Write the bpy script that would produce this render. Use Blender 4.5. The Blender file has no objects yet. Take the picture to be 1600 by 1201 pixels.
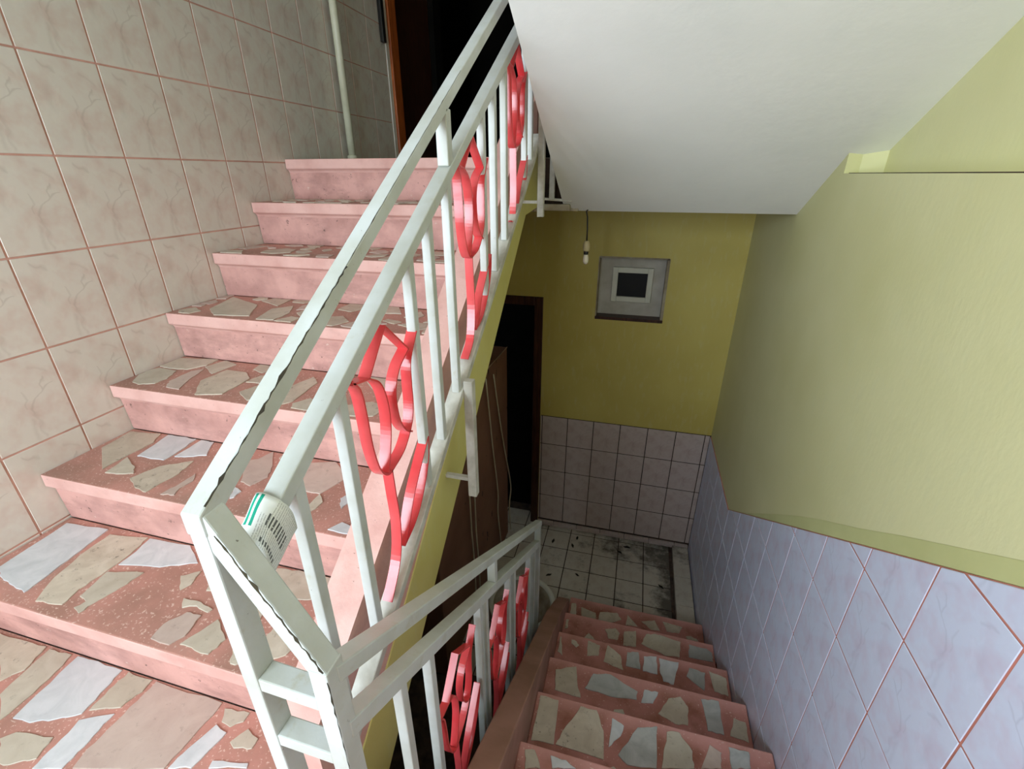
import bpy, bmesh, math, random
from mathutils import Vector, Matrix
random.seed(7)
sc = bpy.context.scene
COL = sc.collection

# ---------------------------------------------------------------- camera
cam_d = bpy.data.cameras.new('camera'); cam = bpy.data.objects.new('camera', cam_d); COL.objects.link(cam)
cam_d.sensor_width = 36.0; cam_d.lens = 36.0*725.26/1600.0; cam_d.clip_start = 0.02
cam.location = (0, 0, 1.127)
cam.rotation_euler = (Matrix.Rotation(.2616,3,'Z') @ Matrix.Rotation(1.1452,3,'X') @ Matrix.Rotation(-.0018,3,'Z')).to_euler()
sc.camera = cam

# ---------------------------------------------------------------- world, light, exposure
w = bpy.data.worlds.new('sky'); sc.world = w; w.use_nodes = True
wn = w.node_tree; bg = wn.nodes['Background']
bg.inputs[0].default_value = (0.72, 0.86, 1.0, 1); bg.inputs[1].default_value = 2.0
def area(name, loc, rot, sx, sy, power, colour):
    l = bpy.data.lights.new(name, 'AREA'); l.shape = 'RECTANGLE'; l.size = sx; l.size_y = sy
    l.energy = power; l.color = colour
    o = bpy.data.objects.new(name, l); COL.objects.link(o); o.location = loc; o.rotation_euler = rot
    return o
# daylight entering by the landing window behind the photographer
area('window_daylight', (-0.92, -1.32, 1.2), (math.radians(90), 0, math.radians(-14)), 1.2, 1.3, 72, (0.78, 0.90, 1.0))
# daylight falling down the stairwell from the storeys above
area('stairwell_daylight', (-1.02, 0.9, 3.25), (0, 0, 0), 1.0, 2.2, 1.4, (0.95, 1.0, 0.97))
sc.view_settings.view_transform = 'Standard'; sc.view_settings.look = 'None'
sc.view_settings.gamma = 1.0; sc.view_settings.use_curve_mapping = False
sc.view_settings.exposure = 0.0
sc.cycles.max_bounces = 10; sc.cycles.diffuse_bounces = 8

# ---------------------------------------------------------------- key sizes (metres)
XL, XR = -1.6065, 0.571          # left and right wall planes
YB, YF = -1.25, 2.83             # back wall, far wall of the lower hall
ZL = -1.36                       # lower hall floor
XC0, XC1 = -.52, -.44            # kerb of the upper flight
DX0, DX1 = -.25, -.182           # kerb of the lower flight
T, R = .255, .17
YU, YD = .467, .254              # first nosing up, landing edge going down
def nz(y): return .17 + (y-YU)*R/T
def dz(y): return -(y-YD)*R/T

# ---------------------------------------------------------------- material helpers
def lin(c): return tuple((x/12.92 if x <= .04045 else ((x+.055)/1.055)**2.4) for x in c)
def hexc(h): return lin(tuple(int(h[i:i+2],16)/255 for i in (0,2,4)))
class N:
    def __init__(s, name, rough=.6, spec=.5):
        s.m = bpy.data.materials.new(name); s.m.use_nodes = True; s.t = s.m.node_tree
        s.b = s.t.nodes['Principled BSDF']; s.b.inputs['Roughness'].default_value = rough
        s.b.inputs['Specular IOR Level'].default_value = spec
        s.tc = s.t.nodes.new('ShaderNodeTexCoord'); s.geo = None
    def nd(s, typ, **kw):
        n = s.t.nodes.new(typ)
        for k, v in kw.items(): setattr(n, k, v)
        return n
    def ln(s, a, b): s.t.links.new(a, b)
    def pos(s):
        if s.geo is None: s.geo = s.nd('ShaderNodeNewGeometry')
        return s.geo.outputs['Position']
    def obj(s): return s.tc.outputs['Object']
    def noise(s, scale, vec=None, detail=4, rough=.55, dist=0):
        n = s.nd('ShaderNodeTexNoise'); n.inputs['Scale'].default_value = scale; n.inputs['Detail'].default_value = detail
        n.inputs['Roughness'].default_value = rough; n.inputs['Distortion'].default_value = dist
        s.ln(vec if vec is not None else s.pos(), n.inputs['Vector']); return n.outputs['Fac']
    def scaled(s, vec, sc_):
        n = s.nd('ShaderNodeVectorMath', operation='MULTIPLY'); s.ln(vec, n.inputs[0]); n.inputs[1].default_value = sc_; return n.outputs[0]
    def ramp(s, fac, a, b, lo=0., hi=1.):
        n = s.nd('ShaderNodeMapRange'); s.ln(fac, n.inputs[0]); n.inputs[1].default_value = a; n.inputs[2].default_value = b
        n.inputs[3].default_value = lo; n.inputs[4].default_value = hi; return n.outputs[0]
    def math(s, op, a, b=None):
        n = s.nd('ShaderNodeMath', operation=op)
        for i, v in enumerate((a, b)):
            if v is None: continue
            if isinstance(v, (int, float)): n.inputs[i].default_value = v
            else: s.ln(v, n.inputs[i])
        return n.outputs[0]
    def mix(s, fac, a, b):
        n = s.nd('ShaderNodeMix', data_type='RGBA')
        if isinstance(fac, (int, float)): n.inputs[0].default_value = fac
        else: s.ln(fac, n.inputs[0])
        for i, v in ((6, a), (7, b)):
            if isinstance(v, tuple): n.inputs[i].default_value = (*v[:3], 1)
            else: s.ln(v, n.inputs[i])
        return n.outputs[2]
    def col(s, c):
        if isinstance(c, tuple): s.b.inputs['Base Color'].default_value = (*c[:3], 1)
        else: s.ln(c, s.b.inputs['Base Color'])
    def bump(s, fac, strength=.2, dist=.002):
        n = s.nd('ShaderNodeBump'); n.inputs['Strength'].default_value = strength; n.inputs['Distance'].default_value = dist
        s.ln(fac, n.inputs['Height']); s.ln(n.outputs[0], s.b.inputs['Normal'])
    def rnd(s):
        return s.nd('ShaderNodeObjectInfo').outputs['Random']
    def seg(s, p, a, b, wd):
        """soft line from a to b in the plane of vector p, 1 on the line"""
        d = Vector((b[0]-a[0], b[1]-a[1], 0)); L2 = max(d.length_squared, 1e-9)
        pa = s.nd('ShaderNodeVectorMath', operation='SUBTRACT'); s.ln(p, pa.inputs[0]); pa.inputs[1].default_value = (a[0], a[1], 0)
        dt = s.nd('ShaderNodeVectorMath', operation='DOT_PRODUCT'); s.ln(pa.outputs[0], dt.inputs[0]); dt.inputs[1].default_value = d/L2
        cl = s.nd('ShaderNodeClamp'); s.ln(dt.outputs['Value'], cl.inputs[0])
        sc_ = s.nd('ShaderNodeVectorMath', operation='SCALE'); sc_.inputs[0].default_value = d; s.ln(cl.outputs[0], sc_.inputs['Scale'])
        df = s.nd('ShaderNodeVectorMath', operation='DISTANCE'); s.ln(pa.outputs[0], df.inputs[0]); s.ln(sc_.outputs[0], df.inputs[1])
        return s.ramp(df.outputs['Value'], wd, 0, 0, 1)

def paint(name, c, c2=None, rough=.6, scale=6, amt=1, bscale=90, bstr=.12, bdist=.002, spec=.4):
    n = N(name, rough, spec)
    if c2 is None: c2 = tuple(x*.9 for x in c)
    f = n.ramp(n.noise(scale), .35, .65, 0, amt)
    n.col(n.mix(f, c, c2)); n.bump(n.noise(bscale), bstr, bdist); return n.m

def yellow_paint(name, c, c2):
    n = N(name, .55, .35)
    f = n.ramp(n.noise(2.3, detail=3), .35, .7)
    f2 = n.ramp(n.noise(40, n.scaled(n.pos(), (1,1,.35)), 3), .55, .8, 0, .25)
    n.col(n.mix(f2, n.mix(f, c, c2), (.62,.64,.42)))
    h = n.math('ADD', n.noise(70, n.scaled(n.pos(), (1,1,.5)), 4), n.math('MULTIPLY', n.noise(14), 1.2))
    n.bump(h, .16, .003); return n.m

def tile_mat(name, axes, base, blotch, streak, dirt=None, rough=.28, k=1.0, dirt_amt=.8):
    n = N(name, rough, .5)
    sep = n.nd('ShaderNodeSeparateXYZ'); n.ln(n.obj(), sep.inputs[0])
    cmb = n.nd('ShaderNodeCombineXYZ'); n.ln(sep.outputs[axes[0]], cmb.inputs[0]); n.ln(sep.outputs[axes[1]], cmb.inputs[1])
    # wobble
    nz_ = n.nd('ShaderNodeTexNoise'); nz_.inputs['Scale'].default_value = 22; nz_.inputs['Detail'].default_value = 2
    n.ln(cmb.outputs[0], nz_.inputs['Vector'])
    sb = n.nd('ShaderNodeVectorMath', operation='SUBTRACT'); n.ln(nz_.outputs['Color'], sb.inputs[0]); sb.inputs[1].default_value = (.5,.5,.5)
    ml = n.nd('ShaderNodeVectorMath', operation='MULTIPLY_ADD'); n.ln(sb.outputs[0], ml.inputs[0]); ml.inputs[1].default_value = (.045*k,.045*k,0)
    n.ln(cmb.outputs[0], ml.inputs[2]); p = ml.outputs[0]
    bl = n.noise(13/k, cmb.outputs[0], 3)
    c = n.mix(n.ramp(bl, .45, .68, 0, .8), base, blotch)
    c = n.mix(n.ramp(n.noise(9/k, n.scaled(p, (1.6,.7,1)), 4, .6, 1.5), .52, .7, 0, .4), c, tuple(min(1,x*1.12) for x in base))
    S = [((-.01,-.11),(-.004,-.05),.011,.5),((.012,-.11),(.012,-.04),.008,.5),((.012,-.04),(.022,0),.004,.8),((.022,0),(.05,.022),.0035,.9),
         ((.05,.022),(.058,.048),.004,.9),((.05,.022),(.075,.028),.003,.9),((.004,-.02),(.002,.03),.0035,.6),((-.03,.085),(-.055,.108),.006,.7),
         ((-.055,.04),(-.06,.0),.018,.3),((.04,.09),(.075,.07),.008,.4)]
    tot = None
    for a, b, wd, am in S:
        v = n.math('MULTIPLY', n.seg(p, (a[0]*k,a[1]*k), (b[0]*k,b[1]*k), wd*k), am)
        tot = v if tot is None else n.math('MAXIMUM', tot, v)
    c = n.mix(n.math('MULTIPLY', tot, .30), c, streak)
    if dirt is not None:
        ps = n.nd('ShaderNodeSeparateXYZ'); n.ln(n.pos(), ps.inputs[0])
        near = n.math('MAXIMUM', n.math('MULTIPLY', n.ramp(ps.outputs['X'], .28, .44, 0, .30), n.math('LESS_THAN', ps.outputs['X'], .448)), n.math('MULTIPLY', n.ramp(ps.outputs['Y'], 2.45, 2.8, 0, .2), n.ramp(ps.outputs['X'], -.2, .3, 0.2, 1)))
        d = n.ramp(n.math('ADD', n.noise(7, detail=6, rough=.72), near), .55, .75, 0, dirt_amt)
        c = n.mix(d, c, dirt)
    n.col(c); n.bump(n.noise(9, cmb.outputs[0], 3), .08, .003)
    return n.m

def chip_mat(name, c, c2, holes=0.):
    n = N(name, .42, .5)
    f = n.ramp(n.noise(16, detail=5, dist=1.2), .35, .7)
    cc = n.mix(f, c, c2)
    v = n.ramp(n.noise(45, detail=6, rough=.78), .58, .68, 0, holes)
    cc = n.mix(v, cc, (.06,.045,.03))
    br = n.ramp(n.rnd(), 0, 1, 0, .35)
    cc = n.mix(br, cc, tuple(x*.72 for x in c2))
    n.col(cc); n.bump(n.noise(120), .2, .001); return n.m

M = {}
M['yellow'] = yellow_paint('yellow_wall_paint', hexc('d9d7a8'), hexc('d0ce9a'))
M['yellow2'] = yellow_paint('dimmed_mustard_hall_paint', hexc('cabb6a'), hexc('bfae5c'))  # deeper yellow; dimness of the hall is put into the colour
M['yellow3'] = yellow_paint('lemon_side_paint', hexc('d6cf84'), hexc('c8c070'))
M['niche'] = paint('grey_white_niche_plaster', hexc('c4c0b8'), hexc('b2ada2'), .8, 12)
M['band'] = paint('green_band_paint', hexc('c8ca92'), hexc('bfc188'), .55)
M['white'] = paint('white_limewash', hexc('eeeeec'), hexc('e6e7e5'), .8, 2.5, 1, 26, .22, .004)
M['white2'] = paint('white_plastic', hexc('dcdcd2'), hexc('cfcfc2'), .35, 8, 1, 60, .03)
M['pink'] = None
def pink():
    n = N('pink_painted_cement', .6, .35)
    f = n.ramp(n.noise(9, detail=5), .4, .68)
    c = n.mix(f, hexc('dfb4ab'), hexc('cf9f96'))
    st = n.ramp(n.noise(3.3, n.scaled(n.pos(), (1.6,1,2.5)), 6, .7), .58, .74, 0, .5)
    c = n.mix(st, c, hexc('b28a82'))
    pits = n.ramp(n.noise(75, detail=6, rough=.8), .64, .69, 0, .8)
    c = n.mix(pits, c, hexc('5c3f3a'))
    n.col(c); n.bump(n.noise(60, detail=6), .35, .004); return n.m
M['pink'] = pink()
def riser():  # scuffed, dirty pink, also darkened to carry the weaker light on the risers
    n = N('shaded_dusty_pink_riser', .65, .3)
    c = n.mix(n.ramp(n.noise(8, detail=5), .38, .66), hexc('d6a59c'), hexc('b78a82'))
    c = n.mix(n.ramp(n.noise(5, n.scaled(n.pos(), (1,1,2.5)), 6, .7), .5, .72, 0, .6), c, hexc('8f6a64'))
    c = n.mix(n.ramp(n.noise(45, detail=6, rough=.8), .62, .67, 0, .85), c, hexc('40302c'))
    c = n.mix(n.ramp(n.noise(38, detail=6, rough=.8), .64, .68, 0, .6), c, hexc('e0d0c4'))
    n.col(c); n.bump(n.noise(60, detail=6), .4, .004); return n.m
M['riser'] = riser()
def mortar():
    n = N('red_cement_tread', .55, .35)
    c = n.mix(n.ramp(n.noise(7, detail=5), .36, .66), hexc('c28c7f'), hexc('a47a6c'))
    c = n.mix(n.ramp(n.noise(150, detail=3), .60, .66, 0, .6), c, hexc('e8cfc0'))
    c = n.mix(n.ramp(n.noise(4.5, detail=5), .55, .75, 0, .55), c, hexc('9c8072'))
    n.col(c); n.bump(n.noise(90, detail=5), .25, .002); return n.m
M['mortar'] = mortar()
def mortar_low():
    n = N('worn_red_cement', .6, .3)
    c = n.mix(n.ramp(n.noise(6, detail=5), .36, .66), hexc('c0857d'), hexc('996454'))
    c = n.mix(n.ramp(n.noise(12, detail=6), .56, .72, 0, .6), c, hexc('8a5540'))
    so = n.nd('ShaderNodeSeparateXYZ'); n.ln(n.obj(), so.inputs[0])
    e = n.math('ADD', so.outputs['Y'], n.math('MULTIPLY', n.noise(10, detail=4), .06))
    c = n.mix(n.ramp(e, .07, .14, 0, .75), c, hexc('d6a098'))
    c = n.mix(n.ramp(n.noise(160, detail=3), .66, .7, 0, .6), c, hexc('ecd9cc'))
    n.col(c); n.bump(n.noise(90, detail=5), .25, .002); return n.m
M['mortar_low'] = mortar_low()
M['kerb_low'] = paint('brown_pink_kerb_paint', hexc('a87f70'), hexc('8f6a58'), .6, 6, 1, 70, .2)
M['chip_w'] = chip_mat('white_marble_chip', hexc('d8dadc'), hexc('c2c6c8'), .1)
M['chip_g'] = chip_mat('cream_marble_chip', hexc('cdc5b4'), hexc('b9ae9c'), .35)
M['chip_b'] = chip_mat('buff_marble_chip', hexc('cfc4b2'), hexc('b8ab98'), .8)
M['chip_s'] = chip_mat('grey_green_marble_chip', hexc('c0c1be'), hexc('a3a5a2'), .15)
M['chip_p'] = chip_mat('rosy_marble_chip', hexc('cbb9ad'), hexc('bca79c'), .3)
M['grout'] = paint('pink_grout', hexc('dcae9f'), hexc('c09484'), .8, 12)
M['grout_red'] = paint('red_pink_grout', hexc('d08878'), hexc('b0705f'), .8, 9)
M['grout_and_shade'] = paint('dark_grout_and_shade', hexc('5a4a40'), hexc('3a302a'), .9, 20)  # tile joints, and painted shade where the hall floor is left bare
M['tile_left'] = tile_mat('cream_wall_tile', ('Y','Z'), hexc('d9d5c9'), hexc('cfbcb0'), hexc('8f8274'))
M['tile_right'] = tile_mat('sky_tinted_wall_tile', ('Y','Z'), hexc('d3daf0'), hexc('cfc6dc'), hexc('9a9ab0'), k=.9, rough=.3)  # white tile; bluish sky light is put into its colour
M['tile_far'] = tile_mat('grey_rose_wall_tile', ('X','Z'), hexc('c2b4ae'), hexc('b29c96'), hexc('77685f'), k=.85)
M['tile_floor'] = tile_mat('dirty_floor_tile', ('X','Y'), hexc('c4bfb2'), hexc('b9ada0'), hexc('9a9082'), dirt=hexc('3a342a'), k=.8, rough=.4, dirt_amt=.85)
def rail_paint():
    n = N('greenish_white_rail_enamel', .32, .5)
    c = n.mix(n.ramp(n.noise(9, detail=5), .38, .68), hexc('c8cecd'), hexc('b6bab2'))
    c = n.mix(n.ramp(n.noise(28, detail=6, rough=.7), .6, .75, 0, .5), c, hexc('a8a27f'))
    c = n.mix(n.ramp(n.noise(140, detail=4), .72, .76, 0, .8), c, hexc('4a4438'))
    n.col(c); n.bump(n.noise(45, detail=4), .25, .002); return n.m
M['rail'] = rail_paint()
M['rail_grey'] = paint('grey_worn_rail_paint', hexc('c9c8c0'), hexc('a9a69c'), .5, 22, 1, 60, .3)
def red_paint():
    n = N('glossy_red_enamel', .22, .6)
    c = n.mix(n.ramp(n.noise(11, detail=3), .35, .7), hexc('e4565a'), hexc('d83e44'))
    n.col(c); n.bump(n.noise(60), .1, .001); return n.m
M['red'] = red_paint()
M['pinkred'] = paint('faded_pink_red_enamel', hexc('d8567c'), hexc('c94a68'), .3, 12)
M['black'] = paint('black_plastic', (.012,.012,.012), (.02,.018,.015), .4)
M['crack'] = paint('black_paint_crack', (.03,.025,.02), (.05,.04,.02), .9)
def wood(name, a, b, axis=(12,12,1.2)):
    n = N(name, .4, .4)
    f = n.noise(6, n.scaled(n.pos(), axis), 6, .6, .6); n.col(n.mix(n.ramp(f, .35, .65), a, b)); n.bump(f, .1, .002); return n.m
M['wood'] = wood('orange_varnished_wood', hexc('b8622a'), hexc('8a4218'))
M['darkwood'] = wood('dark_mahogany_wood', hexc('4a2a1c'), hexc('2c160e'))
M['board'] = None
def board():
    n = N('brown_cardboard', .75, .25)
    c = n.mix(n.ramp(n.noise(2.5, detail=3), .3, .7), hexc('8a6450'), hexc('75503e'))
    c = n.mix(n.ramp(n.noise(9, n.scaled(n.pos(), (1,2.4,1)), 3), .68, .71, 0, .85), c, (.02,.015,.012))
    n.col(c); n.bump(n.noise(90), .1, .001); return n.m
M['board'] = board()
M['edge'] = paint('pale_torn_edge', hexc('a39078'), hexc('8b7862'), .8)
M['cable'] = paint('cream_cable_sheath', hexc('c8bea4'), hexc('b8ae94'), .5)
M['pipe'] = paint('cream_painted_pipe', hexc('ccccb4'), hexc('bcbca2'), .4, 14)
M['plaster'] = paint('grey_stained_plaster', hexc('aea594'), hexc('83745f'), .8, 9, 1, 40, .3)
M['brownplaster'] = paint('brown_rough_plaster', hexc('4c382a'), hexc('2a1f18'), .9, 14, 1, 30, .5, .006)
M['dark'] = paint('shade_black_plaster', (.008,.007,.006), (.005,.005,.004), 1, bstr=0, spec=.05)  # near-black colour carries the darkness of unlit rooms and undersides
M['debris'] = paint('blackened_dry_leaf', hexc('2c251c'), hexc('15110d'), .9)
M['glass_dark'] = None
def darkglass():
    n = N('dark_window_pane', .45, .15); n.col(n.mix(n.ramp(n.noise(300), .4, .6, 0, .5), (.012,.012,.014), (.03,.03,.03))); return n.m
M['glass_dark'] = darkglass()
M['bulb'] = paint('opal_bulb_glass', hexc('e6dfcc'), hexc('d8cfb8'), .15)
M['brass'] = paint('dirty_cream_socket', hexc('c4b690'), hexc('a08f68'), .4)
def soffit_edge(): pass
def label_mat():
    n = N('printed_paper', .6, .3)
    sep = n.nd('ShaderNodeSeparateXYZ'); n.ln(n.tc.outputs['UV'], sep.inputs[0])
    u, v = sep.outputs['X'], sep.outputs['Y']
    def band(x, a, b):
        return n.math('MULTIPLY', n.math('GREATER_THAN', x, a), n.math('LESS_THAN', x, b))
    c = n.mix(n.ramp(n.noise(30), .4, .7, 0, .35), hexc('e4e8e4'), hexc('cdd0c6'))
    g = n.math('MULTIPLY', n.math('MAXIMUM', band(u, .235, .275), band(u, .305, .34)), band(v, .3, .97))
    c = n.mix(g, c, hexc('139a80'))
    # lines of small print running along the rail, broken into words
    def lines(freq, duty, ua, ub, va, vb, wf, thr):
        fr = n.math('FRACT', n.math('MULTIPLY', u, freq)); on_ = n.math('LESS_THAN', fr, duty)
        cb = n.nd('ShaderNodeCombineXYZ'); n.ln(n.math('MULTIPLY', n.math('FLOOR', n.math('MULTIPLY', u, freq)), 7.31), cb.inputs[0]); n.ln(n.math('MULTIPLY', v, wf), cb.inputs[1])
        ns = n.nd('ShaderNodeTexNoise'); ns.inputs['Scale'].default_value = 1; ns.inputs['Detail'].default_value = 1; n.ln(cb.outputs[0], ns.inputs['Vector'])
        wd = n.math('GREATER_THAN', ns.outputs['Fac'], thr)
        m = n.math('MULTIPLY', on_, wd)
        return n.math('MULTIPLY', m, n.math('MULTIPLY', band(u, ua, ub), band(v, va, vb)))
    c = n.mix(n.math('MULTIPLY', lines(30, .35, .5, .97, .05, .97, 60, .42), .45), c, hexc('555a58'))
    c = n.mix(n.math('MULTIPLY', lines(19, .45, .45, .9, .42, .66, 30, .34), .9), c, hexc('2c302e'))
    c = n.mix(n.math('MULTIPLY', lines(19, .5, .45, .86, .12, .2, 30, .3), .9), c, hexc('2c302e'))
    c = n.mix(n.math('MULTIPLY', lines(34, .4, .38, .55, .1, .6, 50, .45), .5), c, hexc('6a706e'))
    n.col(c); return n.m
M['label'] = label_mat()

# ---------------------------------------------------------------- object helpers
def link(name, mesh, mats, parent=None, loc=(0,0,0)):
    o = bpy.data.objects.new(name, mesh); COL.objects.link(o)
    if mats is not None:
        for m in (mats if isinstance(mats, (list, tuple)) else [mats]): mesh.materials.append(M[m] if isinstance(m, str) else m)
    o.location = loc
    if parent is not None: o.parent = parent
    return o
def tag(o, label=None, cat=None, group=None, kind=None):
    if label: o['label'] = label
    if cat: o['category'] = cat
    if group: o['group'] = group
    if kind: o['kind'] = kind
    return o
def empty(name, loc, label=None, cat=None, group=None, kind=None):
    o = bpy.data.objects.new(name, None); COL.objects.link(o); o.location = loc; o.empty_display_size = .05
    return tag(o, label, cat, group, kind)
def pybm(verts, faces, smooth=False):
    me = bpy.data.meshes.new('m'); me.from_pydata([tuple(v) for v in verts], [], faces); me.update()
    bm = bmesh.new(); bm.from_mesh(me); bmesh.ops.recalc_face_normals(bm, faces=bm.faces); bm.to_mesh(me); bm.free()
    if smooth:
        for p in me.polygons: p.use_smooth = True
    return me
def rel(verts, o): return [(v[0]-o[0], v[1]-o[1], v[2]-o[2]) for v in verts]
def box_v(a, b):
    return [(x,y,z) for x in (a[0],b[0]) for y in (a[1],b[1]) for z in (a[2],b[2])]
BF = [(0,1,3,2),(4,6,7,5),(0,4,5,1),(2,3,7,6),(0,2,6,4),(1,5,7,3)]
def bevel(o, wd=.003, seg=2):
    m = o.modifiers.new('bevel', 'BEVEL'); m.width = wd; m.segments = seg; m.limit_method = 'ANGLE'; return o
def wloc(parent):
    p = Vector((0,0,0))
    while parent is not None: p += parent.location; parent = parent.parent
    return p
def box(name, a, b, mats, parent=None, bv=0):
    c = [(a[i]+b[i])/2 for i in range(3)]
    o = link(name, pybm(rel(box_v(a,b), c), BF), mats, parent, Vector(c)-wloc(parent))
    if bv: bevel(o, bv)
    return o
def prism_me(poly, axis, a, b, c=(0,0,0)):
    """polygon in the two other axes (in x,y,z order), extruded a..b on axis"""
    def P(p, t):
        if axis == 0: return (t, p[0], p[1])
        if axis == 1: return (p[0], t, p[1])
        return (p[0], p[1], t)
    n = len(poly); v = [P(p,a) for p in poly] + [P(p,b) for p in poly]
    f = [tuple(range(n)), tuple(range(n,2*n))] + [(i,(i+1)%n,n+(i+1)%n,n+i) for i in range(n)]
    return pybm(rel(v, c), f)
def prism(name, poly, axis, a, b, mats, parent=None, bv=0):
    mx = sum(p[0] for p in poly)/len(poly); my = sum(p[1] for p in poly)/len(poly); m = (a+b)/2
    c = {0:(m,mx,my),1:(mx,m,my),2:(mx,my,m)}[axis]
    o = link(name, prism_me(poly, axis, a, b, c), mats, parent, Vector(c)-wloc(parent))
    if bv: bevel(o, bv)
    return o
def clip(poly, n, d):
    """keep side where n.p <= d"""
    out = []
    for i in range(len(poly)):
        a, b = poly[i-1], poly[i]; da = n[0]*a[0]+n[1]*a[1]-d; db = n[0]*b[0]+n[1]*b[1]-d
        if (da <= 0) != (db <= 0):
            t = da/(da-db); out.append((a[0]+(b[0]-a[0])*t, a[1]+(b[1]-a[1])*t))
        if db <= 0: out.append(b)
    return out
def parea(p): return abs(sum(p[i-1][0]*p[i][1]-p[i][0]*p[i-1][1] for i in range(len(p))))/2
def bar(name, p, q, wx, h, mats, parent=None, up=None, bv=.002, cut=None):
    """square tube from p to q; wx = width across (x for rails), h = other width"""
    p, q = Vector(p), Vector(q); d = (q-p).normalized()
    side = Vector((1,0,0)) if abs(d.x) < .7 else Vector((0,1,0))
    if up is not None: side = Vector(up)
    n2 = d.cross(side).normalized(); side = n2.cross(d).normalized()
    c = (p+q)/2; v = []
    for e in (p, q):
        for s1, s2 in ((-1,-1),(1,-1),(1,1),(-1,1)):
            x = e-c+side*s1*wx/2+n2*s2*h/2
            v.append(x)
    if cut == 'vert':   # ends cut plumb
        for i in range(8):
            e = p if i < 4 else q
            dy = (e.y-c.y) - v[i].y
            if abs(d.y) > 1e-4: v[i] = v[i] + d*(dy/d.y)
    f = [(0,1,2,3),(4,5,6,7),(0,1,5,4),(1,2,6,5),(2,3,7,6),(3,0,4,7)]
    o = link(name, pybm(v, f), mats, parent, c-wloc(parent))
    if bv: bevel(o, bv)
    return o
def smooth_pts(pts, sub=6):
    """Catmull-Rom through 3-D points"""
    P = [Vector(p) for p in pts]; out = []
    for i in range(len(P)-1):
        a = P[i-1] if i else P[i]*2-P[i+1]; b, c = P[i], P[i+1]; d = P[i+2] if i+2 < len(P) else P[i+1]*2-P[i]
        for k in range(sub):
            t = k/sub
            out.append(.5*((2*b)+(c-a)*t+(2*a-5*b+4*c-d)*t*t+(3*b-a-3*c+d)*t**3))
    out.append(P[-1]); return out
def strap_me(pts, x0, x1, th):
    """flat iron strap following (y,z) points, width along x"""
    n = len(pts); v = []
    for i, p in enumerate(pts):
        a = pts[max(i-1,0)]; b = pts[min(i+1,n-1)]; t = Vector((b[0]-a[0], b[1]-a[1])).normalized(); nn = Vector((-t.y, t.x))*th/2
        for x in (x0, x1):
            v.append((x, p[0]-nn.x, p[1]-nn.y)); v.append((x, p[0]+nn.x, p[1]+nn.y))
    f = [(0,1,3,2), (4*n-4,4*n-2,4*n-1,4*n-3)]
    for i in range(n-1):
        a, b = 4*i, 4*i+4
        f += [(a,a+2,b+2,b),(a+1,b+1,b+3,a+3),(a,b,b+1,a+1),(a+2,a+3,b+3,b+2)]
    return v, f
def strap(name, ctrl, x, wd, th, mat, parent, sub=7):
    pts = [(p.x, p.y) for p in smooth_pts([(a,b,0) for a,b in ctrl], sub)] if sub > 1 else ctrl
    v, f = strap_me(pts, x-wd/2, x+wd/2, th); c = (x, ctrl[0][0], ctrl[0][1])
    o = link(name, pybm(rel(v, c), f), mat, parent, Vector(c)-wloc(parent)); return o
def tube(name, pts, r, mats, parent=None, sides=8, caps=True):
    P = [Vector(p) for p in pts]; c = P[0]; v = []; n = len(P)
    for i, p in enumerate(P):
        t = (P[min(i+1,n-1)]-P[max(i-1,0)]).normalized()
        a = t.cross(Vector((0,1,0)) if abs(t.y) < .8 else Vector((1,0,0))).normalized(); b = t.cross(a)
        rr = r[i] if isinstance(r, (list,tuple)) else r
        for k in range(sides):
            an = 2*math.pi*k/sides; v.append(p-c+a*math.cos(an)*rr+b*math.sin(an)*rr)
    f = [(i*sides+k, i*sides+(k+1)%sides, (i+1)*sides+(k+1)%sides, (i+1)*sides+k) for i in range(n-1) for k in range(sides)]
    if caps: f += [tuple(range(sides)), tuple(range((n-1)*sides, n*sides))]
    me = pybm(v, f, True); return link(name, me, mats, parent, c-wloc(parent))
def lathe(name, prof, c, mats, parent=None, seg=32, smooth=True):
    v = []; n = len(prof)
    for r, z in prof:
        for k in range(seg):
            an = 2*math.pi*k/seg; v.append((max(r,1e-4)*math.cos(an), max(r,1e-4)*math.sin(an), z))
    f = [(i*seg+k, i*seg+(k+1)%seg, (i+1)*seg+(k+1)%seg, (i+1)*seg+k) for i in range(n-1) for k in range(seg)]
    f += [tuple(range(seg)), tuple(range((n-1)*seg, n*seg))]
    return link(name, pybm(v, f, smooth), mats, parent, Vector(c)-wloc(parent))

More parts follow.
